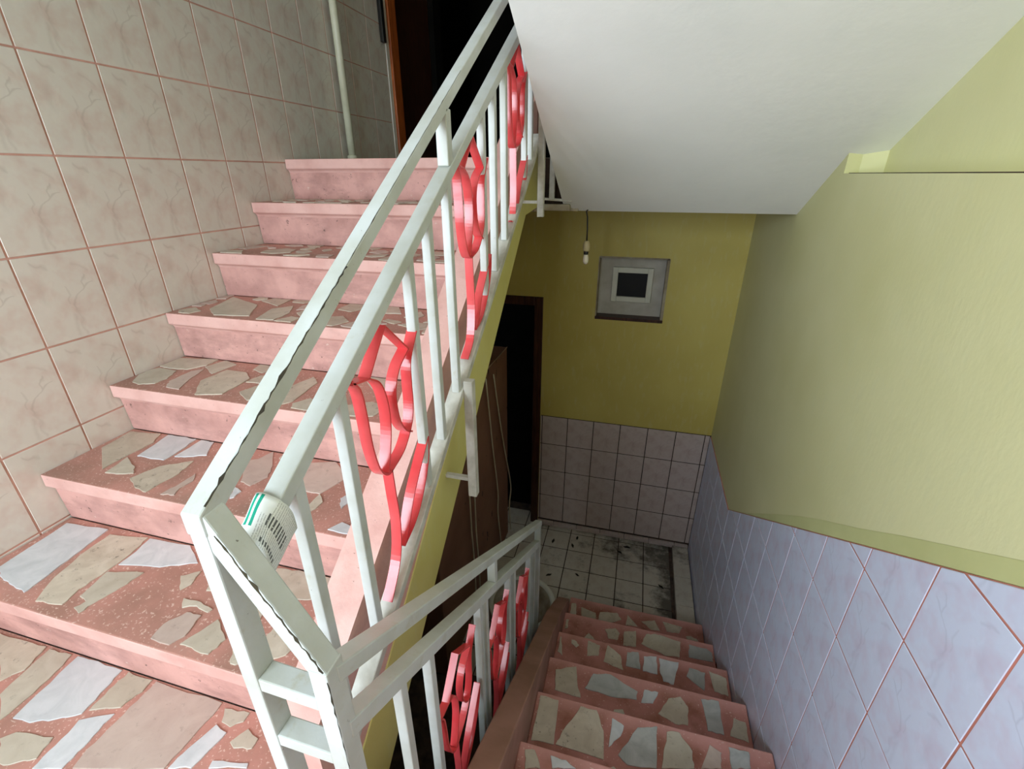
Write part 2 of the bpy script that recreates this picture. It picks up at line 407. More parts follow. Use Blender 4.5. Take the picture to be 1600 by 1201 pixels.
CHIPS = {
 'landing': [
  ('b', [(-1.561,0.478),(-1.48,0.479),(-1.393,0.482),(-1.374,0.422),(-1.399,0.385)]),
  ('g', [(-1.377,0.479),(-1.304,0.482),(-1.295,0.456),(-1.286,0.386),(-1.29,0.323),(-1.359,0.362),(-1.368,0.415)]),
  ('w', [(-1.284,0.483),(-1.138,0.487),(-1.132,0.443),(-1.125,0.381),(-1.171,0.356),(-1.218,0.336),(-1.267,0.333),(-1.275,0.389)]),
  ('g', [(-1.116,0.484),(-1.041,0.486),(-1.038,0.456),(-1.052,0.414),(-1.116,0.39),(-1.12,0.438)]),
  ('p', [(-1.029,0.485),(-0.948,0.488),(-0.833,0.486),(-0.831,0.456),(-0.837,0.421),(-0.843,0.344),(-1.029,0.295),(-1.037,0.33),(-1.032,0.388),(-1.03,0.45)]),
  ('g', [(-1.244,0.296),(-1.224,0.315),(-1.133,0.329),(-1.128,0.306),(-1.121,0.289),(-1.163,0.266),(-1.185,0.262)]),
  ('w', [(-1.117,0.369),(-1.052,0.401),(-1.051,0.354),(-1.048,0.311),(-1.049,0.289),(-1.11,0.273),(-1.111,0.317)]),
  ('w', [(-0.807,0.442),(-0.772,0.434),(-0.775,0.414),(-0.783,0.379),(-0.789,0.359),(-0.836,0.346),(-0.827,0.386)]),
  ('g', [(-0.817,0.475),(-0.753,0.482),(-0.753,0.462),(-0.774,0.445),(-0.801,0.449)]),
  ('g', [(-0.75,0.42),(-0.731,0.453),(-0.695,0.442),(-0.694,0.422),(-0.733,0.412)]),
  ('w', [(-0.758,0.382),(-0.681,0.398),(-0.677,0.389),(-0.755,0.368)]),
 ],
 'up1': [
  ('w', [(-1.566,0.544),(-1.581,0.718),(-1.432,0.729),(-1.427,0.69),(-1.416,0.611),(-1.408,0.545),(-1.405,0.501),(-1.473,0.511),(-1.529,0.523)]),
  ('b', [(-1.407,0.715),(-1.286,0.734),(-1.274,0.673),(-1.275,0.596),(-1.282,0.546),(-1.272,0.499),(-1.347,0.489),(-1.385,0.556),(-1.405,0.632)]),
  ('w', [(-1.278,0.732),(-1.141,0.739),(-1.064,0.692),(-1.151,0.654),(-1.267,0.632),(-1.267,0.681)]),
  ('g', [(-1.271,0.606),(-1.174,0.629),(-1.185,0.577),(-1.199,0.533),(-1.207,0.491),(-1.235,0.5),(-1.225,0.521),(-1.256,0.528),(-1.264,0.572)]),
  ('g', [(-1.071,0.645),(-1.032,0.672),(-1.02,0.631),(-1.032,0.608)]),
  ('g', [(-1.001,0.591),(-0.964,0.593),(-0.905,0.583),(-0.909,0.572),(-0.95,0.58),(-0.98,0.567)]),
  ('g', [(-0.901,0.489),(-0.87,0.564),(-0.811,0.526),(-0.819,0.486),(-0.856,0.486)]),
  ('g', [(-0.852,0.73),(-0.783,0.74),(-0.674,0.742),(-0.667,0.681),(-0.71,0.663),(-0.747,0.656)]),
  ('p', [(-0.653,0.61),(-0.642,0.627),(-0.583,0.571),(-0.617,0.574)]),
 ],
 'up2': [
  ('b', [(-1.577,0.877),(-1.588,0.979),(-1.476,0.993),(-1.449,0.945),(-1.455,0.87),(-1.454,0.788)]),
  ('w', [(-1.423,0.868),(-1.445,0.993),(-1.332,0.997),(-1.322,0.906),(-1.324,0.871),(-1.382,0.869)]),
  ('w', [(-1.31,0.895),(-1.311,0.996),(-1.262,0.997),(-1.219,0.926),(-1.267,0.906)]),
  ('g', [(-1.429,0.776),(-1.445,0.856),(-1.377,0.824),(-1.345,0.795),(-1.389,0.78)]),
  ('b', [(-1.333,0.774),(-1.305,0.843),(-1.231,0.892),(-1.218,0.829),(-1.227,0.762),(-1.229,0.734),(-1.276,0.744)]),
  ('p', [(-1.182,0.739),(-1.172,0.788),(-1.171,0.841),(-1.148,0.812),(-1.154,0.776),(-1.142,0.746)]),
  ('p', [(-1.077,0.93),(-1.051,0.95),(-1.035,0.997),(-0.982,0.929),(-0.957,0.88),(-0.975,0.832),(-1.015,0.841)]),
  ('w', [(-0.986,0.772),(-1.015,0.818),(-0.979,0.806),(-0.978,0.779)]),
  ('p', [(-0.905,0.962),(-0.814,0.997),(-0.735,0.941),(-0.765,0.85),(-0.815,0.851)]),
  ('g', [(-0.768,0.775),(-0.765,0.85),(-0.736,0.823),(-0.744,0.769)]),
 ],
 'up3': [
  ('g', [(-1.553,1.015),(-1.61,1.093),(-1.58,1.135),(-1.498,1.128),(-1.469,1.067),(-1.472,1.026),(-1.517,1.006)]),
  ('g', [(-1.599,1.147),(-1.615,1.222),(-1.443,1.252),(-1.44,1.195),(-1.476,1.145),(-1.542,1.139)]),
  ('p', [(-1.412,1.013),(-1.444,1.053),(-1.446,1.137),(-1.42,1.166),(-1.382,1.06),(-1.355,1.009)]),
  ('b', [(-1.274,0.989),(-1.345,1.079),(-1.334,1.177),(-1.254,1.176),(-1.203,1.137),(-1.195,1.015)]),
  ('b', [(-0.974,0.991),(-1.033,1.097),(-1.007,1.202),(-0.964,1.163),(-0.951,1.031)]),
  ('g', [(-0.853,1.252),(-0.766,1.252),(-0.702,1.169),(-0.76,1.161)]),
 ],
 'up4': [
  ('g', [(-1.491,1.313),(-1.549,1.484),(-1.363,1.404),(-1.281,1.273),(-1.412,1.252)]),
  ('g', [(-1.233,1.248),(-1.272,1.37),(-1.223,1.426),(-1.172,1.341),(-1.166,1.253)]),
  ('b', [(-1.393,1.459),(-1.37,1.507),(-1.294,1.507),(-1.28,1.411)]),
  ('g', [(-0.877,1.418),(-0.908,1.499),(-0.831,1.507),(-0.783,1.429)]),
 ],
 'down3': [
  ('b', [(-0.185,1.007),(-0.106,1.007),(-0.098,0.867),(-0.184,0.859)]),
  ('b', [(-0.03,1.007),(0.022,1.005),(0.05,0.947),(0.057,0.865),(-0.093,0.869),(-0.078,0.913)]),
  ('w', [(0.074,0.994),(0.113,0.98),(0.104,0.946),(0.069,0.904)]),
  ('s', [(0.156,0.986),(0.218,1.007),(0.213,0.883),(0.128,0.87),(0.099,0.89)]),
  ('g', [(0.247,0.997),(0.284,1.007),(0.322,0.959),(0.323,0.912),(0.228,0.887)]),
  ('p', [(0.376,0.993),(0.409,0.978),(0.403,0.933),(0.343,0.917)]),
  ('s', [(0.432,1.001),(0.491,1.002),(0.488,0.956),(0.433,0.941)]),
 ],
 'down2': [
  ('b', [(-0.164,0.744),(-0.138,0.752),(-0.113,0.71),(-0.153,0.699)]),
  ('w', [(-0.092,0.748),(-0.049,0.748),(-0.019,0.735),(-0.082,0.719)]),
 ],
 'down4': [
  ('b', [(-0.149,1.225),(-0.071,1.257),(-0.061,1.206),(-0.039,1.14),(-0.138,1.144)]),
  ('s', [(-0.002,1.246),(0.064,1.26),(0.17,1.219),(0.167,1.186),(0.07,1.173),(-0.028,1.18)]),
  ('w', [(0.195,1.233),(0.246,1.236),(0.226,1.188),(0.183,1.18)]),
  ('b', [(0.283,1.223),(0.327,1.241),(0.352,1.209),(0.347,1.141),(0.303,1.135),(0.244,1.156)]),
  ('s', [(0.401,1.251),(0.464,1.262),(0.468,1.141),(0.414,1.141)]),
  ('g', [(0.509,1.211),(0.548,1.206),(0.548,1.137),(0.488,1.144)]),
  ('b', [(-0.187,1.151),(-0.187,1.237),(-0.175,1.233),(-0.173,1.152)]),
 ],
 'down5': [
  ('b', [(-0.042,1.517),(0.014,1.505),(0.012,1.452),(-0.037,1.439)]),
  ('b', [(0.048,1.517),(0.108,1.478),(0.123,1.412),(0.036,1.43)]),
  ('s', [(0.137,1.503),(0.186,1.516),(0.195,1.435),(0.133,1.435)]),
  ('w', [(0.209,1.501),(0.265,1.515),(0.267,1.431),(0.206,1.43)]),
  ('w', [(0.275,1.51),(0.359,1.511),(0.333,1.402),(0.291,1.406),(0.278,1.442)]),
  ('s', [(0.402,1.498),(0.468,1.492),(0.456,1.409),(0.388,1.455)]),
  ('g', [(0.483,1.504),(0.56,1.486),(0.55,1.409),(0.497,1.417)]),
  ('g', [(-0.185,1.506),(-0.164,1.502),(-0.145,1.411),(-0.184,1.435)]),
 ],
 'down6': [
  ('b', [(0.033,1.733),(0.084,1.752),(0.107,1.727),(0.097,1.685),(0.054,1.683)]),
  ('b', [(0.128,1.743),(0.187,1.764),(0.189,1.671),(0.127,1.664)]),
  ('g', [(0.238,1.757),(0.289,1.772),(0.405,1.757),(0.396,1.67),(0.328,1.661),(0.214,1.696)]),
  ('s', [(0.445,1.753),(0.526,1.751),(0.577,1.718),(0.558,1.686),(0.44,1.682)]),
  ('b', [(-0.213,1.736),(-0.155,1.741),(-0.156,1.688),(-0.199,1.676)]),
 ],
 'down7': [
  ('b', [(-0.224,1.983),(-0.144,1.998),(-0.133,1.911),(-0.222,1.911)]),
  ('b', [(-0.112,1.982),(-0.026,1.963),(-0.021,1.917),(-0.103,1.907)]),
  ('b', [(-0.002,1.975),(0.094,1.995),(0.12,1.955),(0.061,1.916),(-0.007,1.921)]),
  ('b', [(0.152,1.998),(0.211,1.933),(0.145,1.927)]),
  ('b', [(0.229,1.972),(0.304,1.998),(0.331,1.937),(0.285,1.931)]),
  ('b', [(0.346,2.003),(0.452,1.992),(0.431,1.948),(0.367,1.942)]),
 ],
}

# ---------------------------------------------------------------- room shell
def struct(o): return tag(o, kind='structure')
TP = .006                                        # how far tile faces stand off the wall
ZC = 3.35
# left wall
wl = struct(box('wall_left', (XL-.2, YB, ZL-.1), (XL-.0022, 3.2, ZC), 'grout'))
# right wall: body, and the recessed upper panel above the ledge
rw = empty('wall_right', (XR+.2, 0, ZL), kind='structure')
box('wall_lower', (XR, YB, ZL-.1), (XR+.35, YF, 1.127), 'yellow', rw)
box('wall_upper', (XR, 1.765, 1.127), (XR+.35, YF+1.2, ZC), 'yellow', rw)
prism('recess_side', [(XR-.0005, 1.765), (XR-.0005, 1.745), (XR+.04, 1.752), (XR+.11, 1.73), (XR+.11, 1.765)], 2, 1.127, ZC, 'yellow', rw)
box('recess_back', (XR+.098, YB, 1.127), (XR+.35, 1.765, ZC), 'yellow', rw)
tube('ledge_grime_line', [(XR+.004, YB+.1, 1.1272), (XR+.004, .9, 1.1275), (XR+.006, 1.72, 1.127)], .0022, 'brownplaster', rw, 5)
# back wall behind the photographer, with the landing window the daylight comes through
wb = empty('wall_back', (0, YB, ZL), kind='structure')
WX0, WX1, WZ0, WZ1 = -1.55, -.28, .55, 1.85
box('wall_below_window', (XL-.2, YB-.2, ZL-.1), (XR+.35, YB, WZ0), 'yellow', wb)
box('wall_above_window', (XL-.2, YB-.2, WZ1), (XR+.35, YB, ZC), 'yellow', wb)
box('wall_beside_window', (XL-.2, YB-.2, WZ0), (WX0, YB, WZ1), 'yellow', wb)
box('wall_beside_window', (WX1, YB-.2, WZ0), (XR+.35, YB, WZ1), 'yellow', wb)
# far wall of the lower hall with door opening and window niche
DXa, DXb, DZ = -1.25, -.552, .424
NX0, NX1, NZ0, NZ1 = -.222, .172, .315, .685
wf = empty('wall_far', (0, YF, ZL), kind='structure')
box('wall_panel', (DXb, YF, ZL), (XR, YF+.2, NZ0), 'yellow2', wf)
box('wall_panel', (DXb, YF, NZ0), (NX0, YF+.2, NZ1), 'yellow2', wf)
box('wall_panel', (NX1, YF, NZ0), (XR, YF+.2, NZ1), 'yellow2', wf)
box('wall_panel', (DXb, YF, NZ1), (XR, YF+.2, .983), 'yellow2', wf)
box('wall_panel', (DXa, YF, DZ), (DXb, YF+.2, .983), 'yellow2', wf)
box('wall_panel', (XL-.2, YF, ZL), (DXa, YF+.2, .983), 'yellow2', wf)
# unlit room behind that door
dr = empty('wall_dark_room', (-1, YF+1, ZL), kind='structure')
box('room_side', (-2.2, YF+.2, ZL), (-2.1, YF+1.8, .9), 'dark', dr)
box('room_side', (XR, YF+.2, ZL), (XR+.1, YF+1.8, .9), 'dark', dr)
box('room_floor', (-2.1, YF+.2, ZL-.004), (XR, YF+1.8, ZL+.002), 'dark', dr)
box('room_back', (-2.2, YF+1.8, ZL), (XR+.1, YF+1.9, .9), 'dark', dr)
# wall closing the hall under the landing
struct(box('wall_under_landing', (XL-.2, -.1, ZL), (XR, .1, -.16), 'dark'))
# lower hall floor; bare dark bed under the stairs stands in for shade
fl2 = struct(box('floor', (XL-.2, .1, ZL-.12), (XR+.35, YF+2.0, ZL-.004), 'grout_and_shade'))
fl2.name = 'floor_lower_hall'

# upper floor landing slab, behind the last step and over the lower hall
uf = struct(prism('floor_upper_hall', [(XL-.2, 2.02), (XC1, 2.02), (XC1, 2.1), (-.27, 2.1), (-.27,2.13),(XR, 2.13), (XR, 4.3), (XL-.2, 4.3)], 2, .983, 1.188, ['plaster']))
# ceiling: sloped underside of the flight above, and the storey above
cl = struct(prism('ceiling', [(2.121,.983), (-.10, 2.16), (YB, 2.16), (YB, 2.36), (.4, 2.36), (2.3, 1.2), (2.3, .983)], 0, -.33, XR+.11, 'white'))
struct(box('ceiling_upper_storey', (XL-.2, YB-.2, ZC), (XR+.35, 4.3, ZC+.1), 'white'))

# landing slab under the photographer
lp = [(XL, YB), (XR, YB), (XR, YD), (DX0, YD), (DX0, .29), (XC0, .30), (XC0, YU+.02), (XL, YU+.02)]
ld = struct(prism('floor', lp, 2, -.16, 0, 'mortar'))

# ---------------------------------------------------------------- broken marble chips
def chip_obj(poly, z, colr, parent, th=.0022):
    n = len(poly); cx = sum(p[0] for p in poly)/n; cy = sum(p[1] for p in poly)/n
    # roughen the outline a little so the edges read as broken stone
    P = []
    for i in range(n):
        a, b = poly[i], poly[(i+1)%n]; P.append(a)
        L = math.hypot(b[0]-a[0], b[1]-a[1])
        m = 0 if L < .02 else (1 if L < .04 else 3)
        for q in range(m):
            k = (q+1)/(m+1)+random.uniform(-.1,.1)/(m+1); o_ = random.uniform(-.0028,.0022)
            P.append((a[0]+(b[0]-a[0])*k-(b[1]-a[1])/L*o_, a[1]+(b[1]-a[1])*k+(b[0]-a[0])/L*o_))
    o = link('marble_chip', prism_me(P, 2, -.004, th+random.uniform(0,.0012), (cx,cy,0)), 'chip_'+colr, parent, Vector((cx,cy,z))-wloc(parent))
    bevel(o, .0009, 1); return o
def radius(poly):
    n = len(poly); cx = sum(p[0] for p in poly)/n; cy = sum(p[1] for p in poly)/n
    return cx, cy, max(math.hypot(p[0]-cx, p[1]-cy) for p in poly)
def inside(p, poly):
    r = False
    for i in range(len(poly)):
        a, b = poly[i-1], poly[i]
        if (a[1] > p[1]) != (b[1] > p[1]) and p[0] < (b[0]-a[0])*(p[1]-a[1])/(b[1]-a[1])+a[0]: r = not r
    return r
def pdist(p, poly):
    if inside(p, poly): return 0
    m = 9
    for i in range(len(poly)):
        a, b = poly[i-1], poly[i]; dx, dy = b[0]-a[0], b[1]-a[1]; L = dx*dx+dy*dy or 1e-9
        t = min(1, max(0, ((p[0]-a[0])*dx+(p[1]-a[1])*dy)/L)); m = min(m, math.hypot(p[0]-a[0]-dx*t, p[1]-a[1]-dy*t))
    return m
def fill(rect, z, parent, traced, want, smin=.03, smax=.075, cols='wggbps', avoid_gap=.010, forbid=None):
    x0, x1, y0, y1 = rect; placed = list(traced); tries = 0; made = 0
    while made < want and tries < want*60:
        tries += 1
        cx, cy = random.uniform(x0, x1), random.uniform(y0, y1); s = random.uniform(smin, smax)*(1-.5*tries/(want*60))
        if forbid and forbid(cx, cy): continue
        k = random.choice((4,4,5,5,6)); a0 = random.uniform(0, 6.28); asp = random.uniform(.55,1); ax = random.uniform(0,3.14)
        P = []
        for i in range(k):
            an = a0+6.283*(i+random.uniform(-.25,.25))/k; r = s*random.uniform(.8,1)
            u, v = r*math.cos(an), r*math.sin(an)*asp
            P.append((cx+u*math.cos(ax)-v*math.sin(ax), cy+u*math.sin(ax)+v*math.cos(ax)))
        for nn, d in (((1,0),x1),((-1,0),-x0),((0,1),y1),((0,-1),-y0)):
            P = clip(P, nn, d)
            if len(P) < 3: break
        if len(P) < 3 or parea(P) < .0006: continue
        bad = False
        for Q in placed:
            c = radius(Q); c2 = radius(P)
            if math.hypot(c[0]-c2[0], c[1]-c2[1]) > c[2]+c2[2]+avoid_gap: continue
            if any(pdist(p, Q) < avoid_gap for p in P) or any(pdist(q, P) < avoid_gap for q in Q) or pdist((c2[0],c2[1]), Q) < avoid_gap: bad = True; break
        if bad: continue
        placed.append(P); chip_obj(P, z, random.choice(cols), parent); made += 1
def chips(key, rect, z, parent, want, **kw):
    tr = []
    for c, P in CHIPS.get(key, []):
        P2 = P
        for nn, d in (((1,0),rect[1]),((-1,0),-rect[0]),((0,1),rect[3]),((0,-1),-rect[2])):
            P2 = clip(P2, nn, d)
        if len(P2) >= 3: chip_obj(P2, z, c, parent); tr.append(P2)
    fill(rect, z, parent, tr, want, **kw)
chips('landing', (XL+.01, XR-.01, -.5, .484), 0, ld, 95, smin=.04, smax=.09, forbid=lambda x,y: (x > XC0-.04 and y > .2) )

# ---------------------------------------------------------------- upper flight
up = empty('staircase', (-1.06, YU, 0), 'pink cement stair flight rising to the upper hall, inlaid with broken marble', 'stairs')
X0U, X1U = XL+.003, XC0
for k in range(1, 8):
    y, z = YU+T*(k-1), R*k; yn = y+T if k < 7 else 2.06; zb = z-R
    poly = [(y, z), (y-.001, z-.040), (y+.012, z-.047), (y+.017, z-.056), (y+.022, zb), (yn+.022, zb+(.10 if k < 7 else 0)), (yn+.022, z)]
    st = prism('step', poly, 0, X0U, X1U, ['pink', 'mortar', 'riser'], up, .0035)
    for p in st.data.polygons:
        if p.normal.z > .9 and p.center.z > 0: p.material_index = 1
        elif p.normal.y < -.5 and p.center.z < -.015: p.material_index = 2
    rect = (XL+.014, XC0-.004, y+.014, yn+.018)
    if k < 7:
        chips('up%d'%k, rect, z, st, {1:9,2:9,3:14,4:22,5:30,6:30}[k], smin=.035, smax=.085, cols='ggbpbp' if k > 2 else 'wggp', avoid_gap=.010 if k < 3 else .006,
              forbid=(lambda x,y_: x < -1.0) if k in (1,2) else None)
# kerb and outer face of the flight
ky0, ky1 = .36, 2.06
def ktop(y): return nz(y)+.17+.02*(y-.4)
def kbot(y): return -.134+(y-.519)*.845
kp = [(ky0, ktop(ky0)), (ky1, ktop(ky1)), (ky1, 1.0), (1.84, .984), (ky0, kbot(ky0))]
kb = prism('kerb', kp, 0, XC0, XC1, ['pink', 'yellow'], up)
# split the outer face: pink upper edge, yellow below
sp = prism('yellow_side', [(ky0, kbot(ky0)), (1.84, .984), (2.055, 1.0), (2.055, nz(2.055)+.04), (1.3, nz(1.3)-.02), (.9, nz(.9)-.052), (.68, nz(.68)-.085), (ky0, nz(ky0)-.11)], 0, XC1, XC1+.0035, 'yellow3', up)
sp['label'] = 'yellow painted side of the flight'
prism('flight_underside', [(.50, nz(.5)-.29), (1.05, nz(1.05)-.27), (1.05, nz(1.05)-.24), (.50, nz(.5)-.24)], 0, XL, XC0, 'white', up)

# ---------------------------------------------------------------- lower flight
dn = empty('staircase', (.2, YD, -.2), 'worn red cement stair flight going down to the dark lower hall', 'stairs')
X0D, X1D = DX1, XR-TP-.003
for n in range(1, 8):
    y0, y1, z = YD+T*(n-1), YD+T*n, -R*n; zb = z-R if n < 7 else ZL-.004
    poly = [(y1, z), (y1+.001, z-.035), (y1-.012, z-.045), (y1-.018, zb), (y0-.02, zb), (y0-.02, z)]
    st = prism('step', poly, 0, X0D, X1D, ['kerb_low' if 0 else 'mortar_low'], dn, .004)
    chips('down%d'%n, (X0D+.012, XR-.02, y0-.006, y1-.014), z, st, {1:16,2:14,3:4,4:5,5:5,6:6,7:3}[n], smin=.025, smax=.055, cols='bgsgb', avoid_gap=.016)
dk = [(YD+.02, dz(YD)+.11), (1.55, dz(1.55)+.10), (1.80, dz(1.8)+.055), (1.98, dz(1.98)+.01), (2.0, ZL-.004), (1.6, ZL-.004), (YD+.02, -.42)]
prism('kerb', dk, 0, DX0, DX1, 'kerb_low', dn, .004)
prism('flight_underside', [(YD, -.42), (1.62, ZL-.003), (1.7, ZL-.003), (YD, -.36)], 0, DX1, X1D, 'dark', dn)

# ---------------------------------------------------------------- wall and floor tiles
def tiles(parent, axis, plane, u0, v0, du, dv, nu, nv, mat, clipf=None, gap=.0035, th=.004, face=1, name='tile', zoff=0, limit=300):
    cache = {}; cnt = 0
    for i in range(nu):
        for j in range(nv):
            a, b = u0+i*du+gap/2, u0+(i+1)*du-gap/2; c, d = v0+j*dv+gap/2, v0+(j+1)*dv-gap/2
            P = [(a,c),(b,c),(b,d),(a,d)]; full = True
            if clipf:
                Q = clipf(P)
                if Q is None or len(Q) < 3 or parea(Q) < .00008: continue
                full = abs(parea(Q)-parea(P)) < 1e-9; P = Q
            cu, cv = (a+b)/2, (c+d)/2
            cen = {0:(plane,cu,cv),1:(cu,plane,cv),2:(cu,cv,plane)}[axis]
            if full and 'me' in cache: o = link(name, cache['me'], None, parent, Vector(cen)-wloc(parent))
            else:
                lo, hi = (plane, plane+th*face) if face > 0 else (plane+th*face, plane)
                me = prism_me(P, axis, lo, hi, cen); o = link(name, me, mat, parent, Vector(cen)-wloc(parent))
                if full: cache['me'] = me
            jit = random.uniform(-.0003,.0003); off = [0,0,0]; off[axis] = jit; o.location = o.location+Vector(off)
            bevel(o, .0012, 1); cnt += 1
    return cnt
# left wall 20 x 25 cm; nothing is laid below the stairs or landing
def left_clip(P):
    um = max(p[0] for p in P); vm = max(p[1] for p in P); ul = min(p[0] for p in P)
    k = math.floor((ul-YU)/T)+1; zf = max(0, k)*R if ul >= YU else 0
    zf = min(zf, 7*R)
    if vm <= zf: return None
    return clip(P, (0,-1), -0.0)
tiles(wl, 0, XL-.0022, .0655-.2*6, 1.4255-.25*6, .2, .25, 21, 12, 'tile_left', left_clip, th=.0022, gap=.005)
# right wall dado under the sloping line
dado_s, dado_y, dado_z = -.700, 1.4, .068
def dline(y): return dado_z+dado_s*(y-dado_y)
yk = dado_y+(-.415-dado_z)/dado_s
bed = [(-.6, dline(-.6)), (yk, -.415), (YF-.006, -.415), (YF-.006, ZL), (1.9, ZL), (-.6, .3)]
b_ = prism('grout_bed', [(-.6, dline(-.6)), (yk, -.415), (YF-.006, -.415), (YF-.006, ZL), (.0, ZL), (-.6, -1.3)], 0, XR-.003, XR, 'grout_red', rw)
def right_clip(P):
    um = max(p[0] for p in P); ul = min(p[0] for p in P); vm = max(p[1] for p in P); vl = min(p[1] for p in P)
    y = ul
    zs = 0 if y < YD else max(-R*math.floor((y-YD)/T+1), ZL)
    zs2 = 0 if um < YD else max(-R*math.floor((um-YD)/T+1), ZL)
    if vm <= zs2+.005: return None
    if ul >= yk: Q = clip(P, (0,1), -.418)
    elif um <= yk: Q = clip(P, (-dado_s,1), dado_z-dado_s*dado_y-.002)
    else:
        t = min(vm, -.418)
        if vl >= t: Q = clip([p for p in clip(P, (1,0), yk)], (-dado_s,1), dado_z-dado_s*dado_y-.002)
        elif vm <= -.418: Q = P
        else:
            Q = [(ul,vl),(um,vl),(um,t),(yk,t)]
            if dline(ul)-.002 > vm: ys_ = dado_y+(vm+.002-dado_z)/dado_s; Q += [(ys_,vm),(ul,vm)]
            else: Q += [(ul,dline(ul)-.002)]
    return clip(Q, (1,0), YF-.007) if Q else None
tiles(rw, 0, XR-.0031, .596-.1835*5, .535-.2225*9, .1835, .2225, 18, 15, 'tile_right', right_clip, th=.0022, face=-1, gap=.0040)
# green paint band lapping over the top of the dado
def btop(y): return dline(y)+max(.0, min(.05, .05*(1.75-y)/.5)) if y > 1.25 else dline(y)+.05-(.03*(1.25-y)/.65 if y < 1.25 else 0)
by = [-.9+.15*i for i in range(19)]
band = [(y, dline(y)+.0015) for y in by if y < 1.8] + [(y, dline(y)+max(.004, .045*min(1, (1.9-y)/.5))+random.uniform(-.002,.002)) for y in reversed(by) if y < 1.8]
prism('paint_band', band, 0, XR-.0012, XR+.001, 'band', rw)
# far wall dado and skirting
tx = -.535
prism('grout_bed', [(DXb+.005, ZL), (XR, ZL), (XR, -.41), (DXb+.005, -.41)], 1, YF-.004, YF, 'grout_and_shade', wf)
tiles(wf, 1, YF-.004, -.715, -1.309, .1785, .2247, 8, 4, 'tile_far', lambda P: clip(clip(P, (-1,0), .548), (1,0), XR-.008), th=.003, face=-1, gap=.0055)
for i in range(7):
    a = -.60+.178*i; b = a+.174
    a = max(a, DXb+.003); b = min(b, XR-.012)
    if b-a > .02: box('skirting_tile', (a, YF-.028, ZL+.006), (b, YF-.004, -1.322), 'tile_far', wf, .002)
# floor tiles of the lower hall, left out under the stairs to paint shade
tiles(fl2, 2, ZL-.004, -1.704+.0, 2.77-.176*10, .178, .176, 12, 16, 'tile_floor',
      lambda P: None if min(p[1] for p in P) > 2.8 or (max(p[1] for p in P) < 1.62) or (min(p[0] for p in P) > -.2 and min(p[1] for p in P) < 2.0) or min(p[0] for p in P) > .44 else clip(clip(P, (1,0), .435), (-1,0), -XL), th=.004, gap=.0065)
# raised gutter kerb of tile strips along the right wall
gt = empty('floor_gutter_kerb', (.5, 2.4, ZL), kind='structure')
yy = 2.075
for i, L in enumerate((.20, .235, .17, .13)):
    box('tile_strip', (.452, yy+.003, ZL-.004), (XR-.012, min(yy+L, YF-.03), -1.33), 'tile_floor', gt, .003); yy += L

# ---------------------------------------------------------------- windows, doors
w1 = empty('window_1', (-.025, YF+.05, .5), 'small dark-paned vent window set in a white plastered niche', kind='structure')
del w1['label']
nd_ = .075
box('niche_back', (NX0-.01, YF+nd_, NZ0-.01), (NX1+.01, YF+.12, NZ1+.01), 'niche', w1)
for a, b in (((NX0-.004, YF-.001, NZ0), (NX0+.002, YF+nd_, NZ1)), ((NX1-.012, YF-.001, NZ0), (NX1+.004, YF+nd_, NZ1)), ((NX0, YF-.001, NZ1-.005), (NX1, YF+nd_, NZ1+.004))):
    box('niche_reveal', a, b, 'plaster', w1)
box('window_sill', (NX0-.004, YF-.004, NZ0-.006), (NX1+.004, YF+nd_, NZ0+.012), 'darkwood', w1)
sx0, sx1, sz0, sz1 = -.142, .094, .412, .619
fr = empty('window_frame', (-.02, YF+nd_-.01, .51)); fr.parent = w1; fr.location = fr.location-w1.location
fw = .032
for a, b in (((sx0,sz0),(sx0+fw,sz1)), ((sx1-fw,sz0),(sx1,sz1)), ((sx0+fw,sz0),(sx1-fw,sz0+fw)), ((sx0+fw,sz1-fw),(sx1-fw,sz1))):
    box('frame_bar', (a[0], YF+nd_-.022, a[1]), (b[0], YF+nd_, b[1]), 'white2', fr, .003)
box('pane', (sx0+fw, YF+nd_-.008, sz0+fw), (sx1-fw, YF+nd_-.001, sz1-fw), 'glass_dark', fr)
# landing window behind the photographer (open frame; the daylight comes in here)
w2 = empty('window_2', (-.45, YB-.1, WZ0), kind='structure')
for a, b in (((WX0,WZ0),(WX0+.06,WZ1)), ((WX1-.06,WZ0),(WX1,WZ1)), ((WX0+.06,WZ0),(WX1-.06,WZ0+.06)), ((WX0+.06,WZ1-.06),(WX1-.06,WZ1))):
    box('window_frame', (a[0], YB-.06, a[1]), (b[0], YB-.01, b[1]), 'white2', w2)
# lower hall door: frame around a black opening
d1 = empty('door_1', (DXb-.05, YF, ZL), kind='structure')
box('door_frame', (DXb-.055, YF-.012, ZL), (DXb, YF+.14, DZ), 'darkwood', d1, .004)
box('door_frame', (DXa, YF-.012, DZ-.055), (DXb-.055, YF+.14, DZ), 'darkwood', d1, .004)
box('door_frame', (DXa, YF-.012, ZL), (DXa+.055, YF+.14, DZ-.055), 'darkwood', d1, .004)
